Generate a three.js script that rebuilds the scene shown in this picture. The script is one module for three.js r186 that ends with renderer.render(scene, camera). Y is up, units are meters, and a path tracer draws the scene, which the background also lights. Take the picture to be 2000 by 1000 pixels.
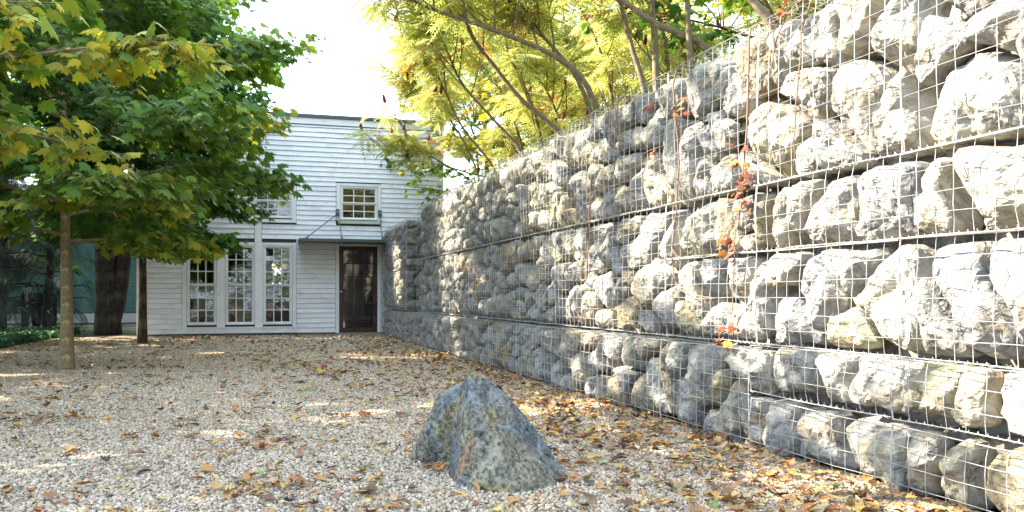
import * as THREE from 'three';
import { mergeGeometries, mergeVertices, toCreasedNormals } from 'three/addons/utils/BufferGeometryUtils.js';
import { ImprovedNoise } from 'three/addons/math/ImprovedNoise.js';
import { ConvexGeometry } from 'three/addons/geometries/ConvexGeometry.js';

// ---------------------------------------------------------------- camera, sky, sun, exposure
const scene = new THREE.Scene();
const camera = new THREE.PerspectiveCamera(33.17, 2, 0.05, 600);
camera.position.set(0, 0.95, 0);
camera.lookAt(0.2854, 0.95, -0.9584);
camera.setViewOffset(2000, 1000, 0, -77, 2000, 1000);      // rising front, verticals stay upright

const SUN = new THREE.Vector3(-0.74, 0.60, -0.31).normalize();
{
  const W = 512, H = 256, d = new Float32Array(W * H * 4);
  for (let j = 0; j < H; j++) for (let i = 0; i < W; i++) {
    const el = ((j + 0.5) / H - 0.5) * Math.PI, az = ((i + 0.5) / W - 0.5) * 2 * Math.PI;
    const v = new THREE.Vector3(Math.cos(el) * Math.cos(az), Math.sin(el), Math.cos(el) * Math.sin(az));
    const s = Math.max(0, v.dot(SUN)), up = Math.max(0, v.y);
    const k = Math.pow(1 - up, 2.2), glow = 0.35 * Math.pow(s, 6) + 0.6 * Math.pow(s, 40);
    const o = (j * W + i) * 4;
    d[o] = 0.34 + 0.22 * k + glow * .6; d[o + 1] = 0.44 + 0.20 * k + glow * 0.58; d[o + 2] = 0.61 + 0.15 * k + glow * 0.54; d[o + 3] = 1;
  }
  const t = new THREE.DataTexture(d, W, H, THREE.RGBAFormat, THREE.FloatType);
  t.mapping = THREE.EquirectangularReflectionMapping; t.magFilter = THREE.LinearFilter; t.minFilter = THREE.LinearFilter; t.needsUpdate = true;
  scene.background = t; scene.environment = t;
}
const sun = new THREE.DirectionalLight(0xfff1dc, 5);
sun.position.copy(SUN).multiplyScalar(60).add(new THREE.Vector3(1, 0, -9)); sun.target.position.set(1, 0, -9);
sun.castShadow = true; sun.shadow.mapSize.set(4096, 4096);
Object.assign(sun.shadow.camera, { left: -26, right: 26, top: 26, bottom: -26, near: 1, far: 140 });
scene.add(sun, sun.target);
const renderer = new THREE.WebGLRenderer({ antialias: true });
renderer.toneMapping = THREE.LinearToneMapping; renderer.toneMappingExposure = 6.4;
renderer.shadowMap.enabled = true;

// ---------------------------------------------------------------- helpers
function rng(s) { s |= 0; return () => { s = s + 0x6D2B79F5 | 0; let t = Math.imul(s ^ s >>> 15, 1 | s); t = t + Math.imul(t ^ t >>> 7, 61 | t) ^ t; return ((t ^ t >>> 14) >>> 0) / 4294967296; }; }
const IN = new ImprovedNoise(), n3 = (x, y, z) => IN.noise(x + 31.7, y + 17.3, z + 53.9);
const fbm = (x, y, z, o = 4) => { let a = 0, k = 1; for (let i = 0; i < o; i++) { a += k * n3(x, y, z); k *= 0.5; x *= 2.03; y *= 2.03; z *= 2.03; } return a; };
const V = (x, y, z) => new THREE.Vector3(x, y, z), lin = (r, g, b) => new THREE.Color().setRGB(r, g, b);
const clamp = (x, a, b) => Math.min(b, Math.max(a, x)), lerp = (a, b, t) => a + (b - a) * t;
const taken = {};
const numbered = n => { const k = taken[n] = (taken[n] ?? -1) + 1; return k ? n + '_' + String(k).padStart(3, '0') : n; };
const shade = o => { o.castShadow = o.receiveShadow = true; return o; };
function tag(o, label, category, group, kind) { if (label) o.userData.label = label; if (category) o.userData.category = category; if (group) o.userData.group = group; if (kind) o.userData.kind = kind; return o; }
function obj(name, geo, mat, parent) {
  if (Array.isArray(geo)) geo = geo.length > 1 ? mergeGeometries(geo.map(g => g.index ? g.toNonIndexed() : g)) : geo[0];
  const m = shade(new THREE.Mesh(geo, mat)); m.name = parent ? name : numbered(name); (parent || scene).add(m); return m;
}
function grp(name, parent, x = 0, y = 0, z = 0) { const g = new THREE.Group(); g.name = parent ? name : numbered(name); g.position.set(x, y, z); (parent || scene).add(g); return g; }
function inst(name, geo, mat, mats4, colors, parent) {
  const m = shade(new THREE.InstancedMesh(geo, mat, mats4.length)); m.name = parent ? name : numbered(name);
  mats4.forEach((q, i) => m.setMatrixAt(i, q)); if (colors) colors.forEach((c, i) => m.setColorAt(i, c));
  (parent || scene).add(m); m.userData.kind = 'stuff'; return m;
}
// box from corner to corner, uv in metres, optional chamfer look by tiny bevel
function box(x0, x1, y0, y1, z0, z1) {
  const g = new THREE.BoxGeometry(x1 - x0, y1 - y0, z1 - z0); g.translate((x0 + x1) / 2, (y0 + y1) / 2, (z0 + z1) / 2);
  const p = g.attributes.position, n = g.attributes.normal, uv = g.attributes.uv;
  for (let i = 0; i < p.count; i++) { const ax = Math.abs(n.getX(i)) > .5, ay = Math.abs(n.getY(i)) > .5; uv.setXY(i, ax ? p.getZ(i) : p.getX(i), ay ? p.getZ(i) : p.getY(i)); }
  return g;
}
function geom(pos, uv, idx) {
  const g = new THREE.BufferGeometry(); g.setAttribute('position', new THREE.Float32BufferAttribute(pos, 3));
  g.setAttribute('uv', new THREE.Float32BufferAttribute(uv, 2)); g.setIndex(idx); g.computeVertexNormals(); return g;
}
// tapered tube along points
function tube(pts, radii, seg = 8, wob = 0) {
  const pos = [], uv = [], idx = []; let len = 0, N = V(0, 0, 0), prev = null;
  pts.forEach((p, i) => {
    const t = (pts[Math.min(i + 1, pts.length - 1)]).clone().sub(pts[Math.max(i - 1, 0)]).normalize();
    if (!prev) N.crossVectors(t, Math.abs(t.y) > .9 ? V(1, 0, 0) : V(0, 1, 0)).normalize(); else { N.addScaledVector(t, -N.dot(t)).normalize(); len += p.distanceTo(prev); }
    const B = V(0, 0, 0).crossVectors(t, N); prev = p;
    for (let k = 0; k <= seg; k++) {
      const a = k / seg * Math.PI * 2, r = radii[i] * (1 + (wob ? wob * n3(Math.cos(a) * 1.7 + i * .13, Math.sin(a) * 1.7, p.y * 2.5 + p.x) : 0));
      pos.push(p.x + (N.x * Math.cos(a) + B.x * Math.sin(a)) * r, p.y + (N.y * Math.cos(a) + B.y * Math.sin(a)) * r, p.z + (N.z * Math.cos(a) + B.z * Math.sin(a)) * r);
      uv.push(k / seg * Math.max(.06, radii[0]) * 6.28, len);
    }
  });
  const w = seg + 1;
  for (let i = 0; i < pts.length - 1; i++) for (let k = 0; k < seg; k++) { const a = i * w + k; idx.push(a, a + w, a + 1, a + 1, a + w, a + w + 1); }
  return geom(pos, uv, idx);
}
const smooth = (pts, n) => new THREE.CatmullRomCurve3(pts).getPoints(n);

// tileable value noise, several octaves, 0..1
function tileNoise(size, period, oct, seed) {
  const out = new Float32Array(size * size); let amp = 1, tot = 0;
  for (let o = 0; o < oct; o++) {
    const P = period << o, r = rng(seed + o * 77), L = Float32Array.from({ length: P * P }, r);
    for (let j = 0; j < size; j++) { const y = j / size * P, y0 = y | 0, fy = y - y0, sy = fy * fy * (3 - 2 * fy), y1 = (y0 + 1) % P;
      for (let i = 0; i < size; i++) { const x = i / size * P, x0 = x | 0, fx = x - x0, sx = fx * fx * (3 - 2 * fx), x1 = (x0 + 1) % P;
        out[j * size + i] += amp * lerp(lerp(L[y0 * P + x0], L[y0 * P + x1], sx), lerp(L[y1 * P + x0], L[y1 * P + x1], sx), sy); } }
    tot += amp; amp *= .55;
  }
  for (let i = 0; i < out.length; i++) out[i] /= tot; return out;
}
function tex(size, f, srgb, rep = 1, size2 = size) {
  const d = new Uint8Array(size * size2 * 4);
  for (let i = 0; i < size * size2; i++) { const c = f(i, i % size, (i / size) | 0); const q = typeof c === 'number' ? [c, c, c] : c; for (let k = 0; k < 3; k++) d[i * 4 + k] = clamp(q[k], 0, 1) * 255; d[i * 4 + 3] = 255; }
  const t = new THREE.DataTexture(d, size, size2); t.wrapS = t.wrapT = THREE.RepeatWrapping; t.magFilter = THREE.LinearFilter; t.minFilter = THREE.LinearMipmapLinearFilter; t.generateMipmaps = true;
  if (srgb) t.colorSpace = THREE.SRGBColorSpace; t.repeat.set(rep, rep); t.needsUpdate = true; return t;
}
const std = (color, rough = .85, more = {}) => new THREE.MeshStandardMaterial({ color, roughness: rough, ...more });

// ---------------------------------------------------------------- materials
const S1 = tileNoise(512, 4, 6, 5), S2 = tileNoise(512, 8, 5, 91), S3 = tileNoise(512, 16, 4, 300), S4 = tileNoise(512, 3, 3, 711);
const ridge = i => 1 - Math.abs(S1[i] - .5) * 5;
const stoneMap = tex(512, i => {
  const vein = clamp((ridge(i) - .82) * 3, 0, 1), lich = clamp((S2[i] - .57) * 9, 0, 1), dark = clamp((S3[i] - .60) * 6, 0, 1), patch = (S4[i] - .5) * .5;
  let v = .93 + (S2[i] - .5) * .5 + (S3[i] - .5) * .35 + patch * .6 - vein * .16 - dark * .20;
  const tan = clamp((S4[i] - .52) * 5 + (S1[i] - .5) * 2, 0, 1) * .13; return [v + lich * .05, v + lich * .05 - tan * .45, v - lich * .01 - tan * 1.2];
}, true, 1.6);
const stoneBump = tex(512, i => clamp(.5 + (S1[i] - .5) * 1.3 + (S2[i] - .5) * .5 + (S3[i] - .5) * .45 - clamp((ridge(i) - .8) * 3, 0, 1) * .25, 0, 1), false, 1.6);
const stoneMats = [[.29, .28, .255], [.34, .33, .295], [.26, .255, .24], [.32, .295, .235], [.27, .255, .185], [.23, .20, .14], [.32, .25, .155], [.24, .235, .225], [.22, .225, .23]].map(c =>
  std(lin(...c), .93, { map: stoneMap, bumpMap: stoneBump, bumpScale: .024 }));
const wireMat = std(lin(.50, .51, .52), .45, { metalness: .4, map: stoneMap });
const darkWire = std(lin(.30, .31, .32), .5, { metalness: .5 });
const paintNoise = tex(512, i => { const v = .985 + (S2[i] - .5) * .10 + (S4[i] - .5) * .08 - clamp((S3[i] - .62) * 3, 0, 1) * .10; return [v, v, v]; }, true, .45);
const fineBump = tex(512, i => S3[i] * .6 + S2[i] * .4, false, 2);
const white = std(lin(.84, .845, .85), .55, { map: paintNoise, bumpMap: fineBump, bumpScale: .0012 });
const whiteB = std(lin(.81, .82, .83), .6, { map: paintNoise, bumpMap: fineBump, bumpScale: .0012 });
const whiteC = std(lin(.86, .86, .86), .6, { map: paintNoise, bumpMap: fineBump, bumpScale: .0012 });
const trimWhite = std(lin(.82, .82, .80), .45, { map: paintNoise });
const mossy = std(lin(.52, .55, .42), .8, { map: paintNoise });
const B1 = tileNoise(256, 8, 4, 13), B2 = tileNoise(256, 4, 5, 29);
const barkMap = tex(256, (i, x, y) => { const a = B1[((y >> 3) * 256 + x) % 65536], v = .72 + (a - .5) * .7 + (B2[i] - .5) * .7; return [v, v * .97, v * .92]; }, true, 2);
const barkBump = tex(256, (i, x, y) => B1[((y >> 3) * 256 + x) % 65536] * .7 + B2[i] * .3, false, 2);
const smoothBarkMap = tex(256, (i) => { const p = clamp((B2[i] - .53) * 9, 0, 1), dk = clamp((B1[i] - .60) * 6, 0, 1); const v = .76 + (B1[i] - .5) * .4 - dk * .22; return [v + p * .22, v + p * .22, v + p * .16]; }, true, 4.5);
const youngBark = std(lin(.46, .36, .19), .92, { map: smoothBarkMap, bumpMap: barkBump, bumpScale: .012 });
const brownBark = std(lin(.25, .165, .095), .92, { map: barkMap, bumpMap: barkBump, bumpScale: .008 });
const oldBark = std(lin(.085, .07, .062), .95, { map: barkMap, bumpMap: barkBump, bumpScale: .05 });
const sumacBark = std(lin(.30, .235, .15), .85, { map: smoothBarkMap, bumpMap: barkBump, bumpScale: .004 });
const leafMat = (r, g, b, tr = .52) => new THREE.MeshPhysicalMaterial({ color: lin(r, g, b), roughness: .85, specularIntensity: .35, transmission: tr, thickness: 0, side: THREE.DoubleSide });
const G1 = tileNoise(512, 6, 6, 404);
function worley(size, cells, seed) {
  const r = rng(seed), px = [], py = [], pv = []; for (let i = 0; i < cells * cells; i++) { px.push(r()); py.push(r()); pv.push(r()); }
  const val = new Float32Array(size * size), edge = new Float32Array(size * size);
  for (let j = 0; j < size; j++) for (let i = 0; i < size; i++) {
    const x = i / size * cells, y = j / size * cells, cx = x | 0, cy = y | 0; let d1 = 9, d2 = 9, w = 0;
    for (let b = -1; b < 2; b++) for (let a = -1; a < 2; a++) { const q = ((cy + b + cells) % cells) * cells + (cx + a + cells) % cells, dx = cx + a + px[q] - x, dy = cy + b + py[q] - y, dd = dx * dx + dy * dy; if (dd < d1) { d2 = d1; d1 = dd; w = pv[q]; } else if (dd < d2) d2 = dd; }
    val[j * size + i] = w; edge[j * size + i] = Math.sqrt(d2) - Math.sqrt(d1);
  }
  return [val, edge];
}
const [gv, ge] = worley(1024, 56, 8);
const gravelMap = tex(1024, i => { const v = .60 + gv[i] * .32 - (ge[i] < .12 ? .16 : 0), w = (gv[i] * 7 % 1); return [v, v * (.95 + .03 * w), v * (.86 + .10 * w)]; }, true, .7);
const gravelBump = tex(1024, i => Math.min(1, ge[i] * 1.8), false, .7);

// ---------------------------------------------------------------- ground
const gmat = std(lin(.055, .075, .025), .95, { map: tex(512, i => { const v = .7 + (G1[i] - .5) * .9; return [v, v, v * .9]; }, true, .5), bumpMap: tex(512, i => S3[i], false, 3), bumpScale: .03 });
{
  const g = new THREE.PlaneGeometry(400, 400, 1, 1); g.rotateX(-Math.PI / 2); const uv = g.attributes.uv, p = g.attributes.position; for (let i = 0; i < p.count; i++) uv.setXY(i, p.getX(i), p.getZ(i));
  g.translate(0, -.03, 0); const o = obj('ground', g, gmat); tag(o, 'lawn and earth reaching away past the buildings', 'ground', null, 'structure');
}
const COURT = [[-6.2, 2.4], [-5.6, -8], [-4.5, -15.5], [-4.28, -17], [-4.30, -19.2], [-4.15, -20.8], [-3.5, -21.9], [-2.7, -22.2], [-2.4, -21.05], [3.05, -21.05], [3.05, 2.4]];
{
  const s = new THREE.Shape(COURT.map(([x, z]) => new THREE.Vector2(x, -z))); const g = new THREE.ShapeGeometry(s); g.rotateX(-Math.PI / 2);
  const uv = g.attributes.uv, p = g.attributes.position; for (let i = 0; i < p.count; i++) uv.setXY(i, p.getX(i), p.getZ(i));
  const o = obj('gravel_court', g, std(lin(.63, .525, .39), .95, { map: gravelMap, bumpMap: gravelBump, bumpScale: .02 })); tag(o, 'pale gravel yard in front of the white house', 'gravel yard', null, 'structure');
}
function inCourt(x, z) { let c = false; for (let i = 0, j = COURT.length - 1; i < COURT.length; j = i++) { const [xi, zi] = COURT[i], [xj, zj] = COURT[j]; if ((zi > z) !== (zj > z) && x < (xj - xi) * (z - zi) / (zj - zi) + xi) c = !c; } return c; }
const WALL1 = 2.92;
{ // pebbles
  const r = rng(77), geos = [0, 1, 2].map(k => { let g = new THREE.IcosahedronGeometry(1, k === 2 ? 1 : 1); g = mergeVertices(g.deleteAttribute('uv').deleteAttribute('normal')); const p = g.attributes.position;
    for (let i = 0; i < p.count; i++) { const x = p.getX(i), y = p.getY(i), z = p.getZ(i), s = 1 + .42 * n3(x * 1.1 + k * 9, y * 1.1, z * 1.1); p.setXYZ(i, x * s, y * s * .72, z * s * .88); } g = g.toNonIndexed(); g.computeVertexNormals(); return g; });
  const m4 = [[], [], []], cl = [[], [], []], q = new THREE.Quaternion(), e = new THREE.Euler(), c45 = [[.60, .49, .36], [.52, .42, .295], [.44, .335, .215], [.35, .295, .225], [.67, .58, .455], [.52, .39, .25], [.19, .16, .13]];
  const n = 440000;
  for (let i = 0; i < n; i++) {
    // thicker near the lens end of the yard, thinning towards the house
    const t = r(), z = -2.2 - 18.8 * Math.pow(t, 1.75), x = lerp(-4.6, WALL1 + .02, r()); if (!inCourt(x, z)) continue;
    const F = .2854 * x - .9584 * z, R = .9584 * x + .2854 * z; if (Math.abs(R) > F * .66 + .4) continue;
    const s = (.0040 + .0052 * Math.pow(r(), 2)) * (1 + F * .04), k = i % 3;
    e.set(r() * .7, r() * 6.28, r() * .7); q.setFromEuler(e);
    m4[k].push(new THREE.Matrix4().compose(V(x, s * .30 + r() * .004, z), q, V(s, s, s)));
    const c = c45[(r() * r() * 7 + r() * 2.5) % 7 | 0], b = .74 + r() * .24; cl[k].push(lin(c[0] * b, c[1] * b, c[2] * b));
  }
  const pm = std(0xffffff, .9);
  const root = grp('gravel'); tag(root, 'loose crushed stone gravel covering the yard', 'gravel', null, 'stuff');
  geos.forEach((g, k) => inst('pebble', g, pm, m4[k], cl[k], root));
}

// ---------------------------------------------------------------- leaf shapes
function mapleLeaf(fold = .22, curl = .22) {   // unit length along +y, blade in x y, z up; fan of twenty triangles
  const h = [[.20, -.10], [.29, .05], [.50, .09], [.41, .25], [.60, .52], [.41, .47], [.25, .45], [.29, .70], [.15, .68]];
  const o = [[0, 0], ...h, [0, 1], ...h.slice().reverse().map(([x, y]) => [-x, y])], pos = [], uv = [], idx = [];
  const put = ([x, y]) => { pos.push(x, y, -Math.abs(x) * fold - curl * y * y * .6 - curl * .5 * x * x); uv.push(x, y); };
  put([0, .32]); o.forEach(put); for (let i = 1; i <= o.length; i++) idx.push(0, i, i % o.length + 1);
  return geom(pos, uv, idx);
}
const leafGeos = [mapleLeaf(.18, .15), mapleLeaf(.35, .35), mapleLeaf(.1, .55)];
function leafPose(p, out, tilt, roll, s) {   // blade normal near up; tip runs out and down
  const y = out.clone().setY(-tilt).normalize(), z = V(0, 1, 0).addScaledVector(y, -y.y).normalize().applyAxisAngle(y, roll), x = V(0, 0, 0).crossVectors(y, z);
  return new THREE.Matrix4().makeBasis(x.multiplyScalar(s), y.clone().multiplyScalar(s), z.multiplyScalar(s)).setPosition(p);
}

// ---------------------------------------------------------------- maples
function maple(o) {
  const r = rng(o.seed), T = grp(o.name || 'maple_tree', null, o.x, o.y || 0, o.z); tag(T, o.label, 'tree', o.group);
  const top = o.h, tp = []; for (let i = 0; i <= 14; i++) { const y = top * .93 * i / 14; tp.push(V(o.lean * y + .06 * n3(o.seed, y * .5, 0) * y * .3, y, .05 * n3(0, y * .5, o.seed) * y * .3)); }
  obj('trunk', tube(tp, tp.map((p, i) => o.r * (1 - .86 * Math.pow(i / 14, .9)) + (i === 0 ? .012 : 0)), 14, .14), o.bark, T);
  if (o.twin) { const q = smooth([V(.02, .1, 0), V(.30, 1.2, .05), V(.42, 2.6, .05), V(.8, 5, 0), V(1.2, 7.5, .2)], 12); obj('trunk', tube(q, q.map((p, i) => o.r * .72 * (1 - i / 16)), 14, .2), o.bark, T); }
  const at = y => { const k = clamp(y / (top * .93) * 14, 0, 13.99), i = k | 0; return tp[i].clone().lerp(tp[i + 1], k - i); };
  const spots = [];
  for (let i = 0; i < o.limbs; i++) {
    const turn = (r() - .5) * .75, f = (i + .5 * r()) / o.limbs, y0 = lerp(o.base, top * .9, Math.pow(f, 1.05)), az = i * 2.39996 + r() * .5;
    const prof = o.R * Math.pow(Math.sin(Math.PI * (.20 + .77 * f)), .8) * (.85 + .3 * r());
    const el = lerp(.18, .95, f), len = prof / Math.cos(el * .75), d = V(Math.cos(az) * Math.cos(el), Math.sin(el), Math.sin(az) * Math.cos(el)), a = at(y0 - .1), pts = [];
    for (let k = 0; k <= 6; k++) { const t = k / 6; pts.push(a.clone().addScaledVector(d, len * t).add(V(.10 * len * n3(i, t * 2, 1), -.22 * len * t * t * (1 - f * .6) + .08 * len * n3(i, t * 2, 5), .10 * len * n3(i, 7, t * 2)))); }
    const gs = [tube(pts, pts.map((p, k) => lerp(o.r * .32, .006, k / 6)), 6)];
    const nt = o.twigs;
    for (let k = 0; k < nt; k++) {
      const t = .22 + .78 * (k + r()) / nt, ip = clamp(t * 6, 0, 5.99), b = pts[ip | 0].clone().lerp(pts[(ip | 0) + 1], ip % 1), side = k % 2 ? 1 : -1;
      const ta = az + side * (.5 + .7 * r()), tl = len * (.55 - .35 * t) * (.7 + .6 * r()) + .18, dd = V(Math.cos(ta), .05 + .35 * (r() - .4), Math.sin(ta)).normalize(), e = b.clone().addScaledVector(dd, tl).add(V(0, -.12 * tl, 0));
      const m = b.clone().lerp(e, .5).add(V(0, .05 * tl, 0)); gs.push(tube([b, m, e], [.008, .006, .003], 4));
      const nl = Math.round(o.per * (tl + .3)), tt = (r() - .5) * .5;
      for (let q = 0; q < nl; q++) { const u = .12 + .95 * r(), p = u < .5 ? b.clone().lerp(m, u * 2) : m.clone().lerp(e, u * 2 - 1); spots.push({ p: p.add(V((r() - .5) * .30, (r() - .62) * .28, (r() - .5) * .30)), out: dd.clone().applyAxisAngle(V(0, 1, 0), (r() - .5) * 2.4), turn: turn + tt }); }
    }
    obj('limb', gs, o.bark, T);
  }
  (o.extra || []).forEach(b => {   // a long low bough
    const pts = smooth(b.pts.map(q => V(...q)), 10).map(p => p.sub(V(o.x, 0, o.z))), gs = [tube(pts, pts.map((p, k) => lerp(.022, .005, k / 10)), 6)];
    for (let k = 0; k < b.n; k++) {
      const t = .12 + .88 * r(), ip = clamp(t * 10, 0, 9.99), a = pts[ip | 0].clone().lerp(pts[(ip | 0) + 1], ip % 1), ta = r() * 6.28, tl = .12 + .38 * r(), dd = V(Math.cos(ta), (r() - .55) * .8, Math.sin(ta)).normalize(), e = a.clone().addScaledVector(dd, tl);
      gs.push(tube([a, e], [.004, .002], 4)); for (let q = 0; q < 6; q++) spots.push({ p: a.clone().lerp(e, .2 + .85 * r()).add(V((r() - .5) * .14, (r() - .7) * .16, (r() - .5) * .14)), out: dd.clone().applyAxisAngle(V(0, 1, 0), (r() - .5) * 2), turn: .25 + (r() - .5) * .6 });
    }
    obj('limb', gs, o.bark, T);
  });
  // dress with leaves
  const cam = V(0 - o.x, .95, 0 - o.z), m4 = [[], [], []], cs = [[], [], []], near = [];
  spots.forEach(s => {
    if (s.p.y < o.floor) return;
    const size = o.leaf * (.55 + .75 * r()), tilt = .1 + 1.1 * r() * r() + .15, M = leafPose(s.p, s.out, tilt, (r() - .5) * 1.6, size);
    const yl = clamp(o.yellow + s.turn + (r() - .5) * .5, 0, 1)   /* autumn turn of the twig the leaf hangs on, by chance */, b = .75 + .5 * r();
    const c = yl < .5 ? lin(lerp(.065, .17, yl * 2) * b, lerp(.16, .27, yl * 2) * b, lerp(.018, .016, yl * 2) * b) : lin(lerp(.17, .52, yl * 2 - 1) * b, lerp(.28, .43, yl * 2 - 1) * b, .025 * b);
    near.push({ M, c, d: s.p.distanceTo(cam), wx: s.p.x + o.x, wz: s.p.z + o.z, k: r() * 3 | 0 });
  });
  if (o.single) {   // the leaves that show largest are meshes of their own
    near.forEach(l => { const F = .2854 * l.wx - .9584 * l.wz, R = .9584 * l.wx + .2854 * l.wz; l.in = F > 1 && R > -F * .60 && R < 0; });
    near.sort((a, b) => (b.in - a.in) || a.d - b.d);
    const tints = {};
    near.splice(0, o.single).forEach(l => {
      const key = l.c.r > .26 ? 'y' + (l.c.r * 12 | 0) : 'g' + (l.c.g * 16 | 0); const mat = tints[key] ||= leafMat(l.c.r, l.c.g, l.c.b);
      const m = obj('leaf', leafGeos[l.k], mat, T); l.M.decompose(m.position, m.quaternion, m.scale);
    });
  }
  near.forEach(l => { m4[l.k].push(l.M); cs[l.k].push(l.c); });
  const cr = grp('crown', T); cr.userData.kind = 'stuff';
  leafGeos.forEach((g, k) => { if (m4[k].length) inst('foliage', g, leafWhite, m4[k], cs[k], cr); });
  return T;
}
const leafWhite = leafMat(1, 1, 1, .52), sumacWhite = leafMat(1, 1, 1, .6);
const row = 'maples planted in a line beside the gravel yard';
maple({ seed: 3, x: -2.32, z: -12.17, h: 5.7, base: 1.75, floor: 1.42, R: 2.55, r: .086, lean: -.01, limbs: 26, twigs: 12, per: 36, leaf: .14, yellow: .34, bark: youngBark, single: 200, group: row, label: 'young maple with mottled tan trunk and yellow green leaves in the gravel' });
maple({ seed: 11, x: -2.13, z: -18.15, h: 7.5, base: 2.1, floor: 1.72, R: 2.25, r: .085, lean: .008, limbs: 38, twigs: 13, per: 40, leaf: .135, yellow: -.2, bark: brownBark, single: 0, group: row, label: 'dark green maple with a thin brown trunk by the house corner' });
maple({ seed: 23, x: -2.75, z: -6.1, h: 4.6, base: 2.15, floor: 1.5, R: 1.7, r: .09, lean: 0, limbs: 16, twigs: 9, per: 22, leaf: .115, yellow: .46, bark: youngBark, single: 280, group: row, label: 'maple with golden leaves and a long bough reaching over the yard',
  extra: [{ pts: [[-2.7, 2.35, -6.3], [-1.71, 2.60, -6.77], [-1.16, 2.67, -6.6], [-.68, 2.70, -6.46], [-.25, 2.69, -6.32]], n: 46 }, { pts: [[-2.7, 2.2, -6.3], [-1.9, 2.15, -6.6], [-1.4, 2.05, -6.7], [-.95, 1.98, -6.9]], n: 40 }, { pts: [[-2.6, 2.3, -6.0], [-1.8, 2.45, -5.4], [-1.3, 2.5, -5.1]], n: 14 }] });


// ---------------------------------------------------------------- gabion walls
function clip(poly, a, b, c) {   // keep a*x + b*y <= c
  const out = []; for (let i = 0; i < poly.length; i++) { const p = poly[i], q = poly[(i + 1) % poly.length], dp = a * p[0] + b * p[1] - c, dq = a * q[0] + b * q[1] - c; if (dp <= 0) out.push(p); if ((dp < 0 && dq > 0) || (dp > 0 && dq < 0)) { const t = dp / (dp - dq); out.push([p[0] + (q[0] - p[0]) * t, p[1] + (q[1] - p[1]) * t]); } } return out;
}
function cells(w, h, area, r) {   // uneven cells that fill a w x h face
  const n = Math.max(3, Math.round(w * h / area)), pts = [], asp = 1.12;
  for (let i = 0; i < n; i++) { let best = null, bd = -1; for (let k = 0; k < 7; k++) { const p = [r() * w, r() * h]; let d = 9; pts.forEach(q => d = Math.min(d, Math.hypot((p[0] - q[0]) / asp, p[1] - q[1]) / (q[2] || 1))); d = Math.min(d, Math.min(p[0], w - p[0]) * 2 + .02, Math.min(p[1], h - p[1]) * 2 + .02); if (d > bd) { bd = d; best = p; } } pts.push([...best, .55 + 1.0 * r()]); }
  return pts.map((p, i) => { let c = [[0, 0], [w, 0], [w, h], [0, h]]; pts.forEach((q, j) => { if (j === i) return; const dx = (q[0] - p[0]) / asp / asp, dy = q[1] - p[1], t = p[2] / (p[2] + q[2]), mx = lerp(p[0], q[0], t), my = lerp(p[1], q[1], t); c = clip(c, dx, dy, dx * mx + dy * my); }); return c; }).filter(c => c.length > 2);
}
const areaOf = c => Math.abs(c.reduce((a, p, i) => { const q = c[(i + 1) % c.length]; return a + p[0] * q[1] - q[0] * p[1]; }, 0)) / 2;
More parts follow.
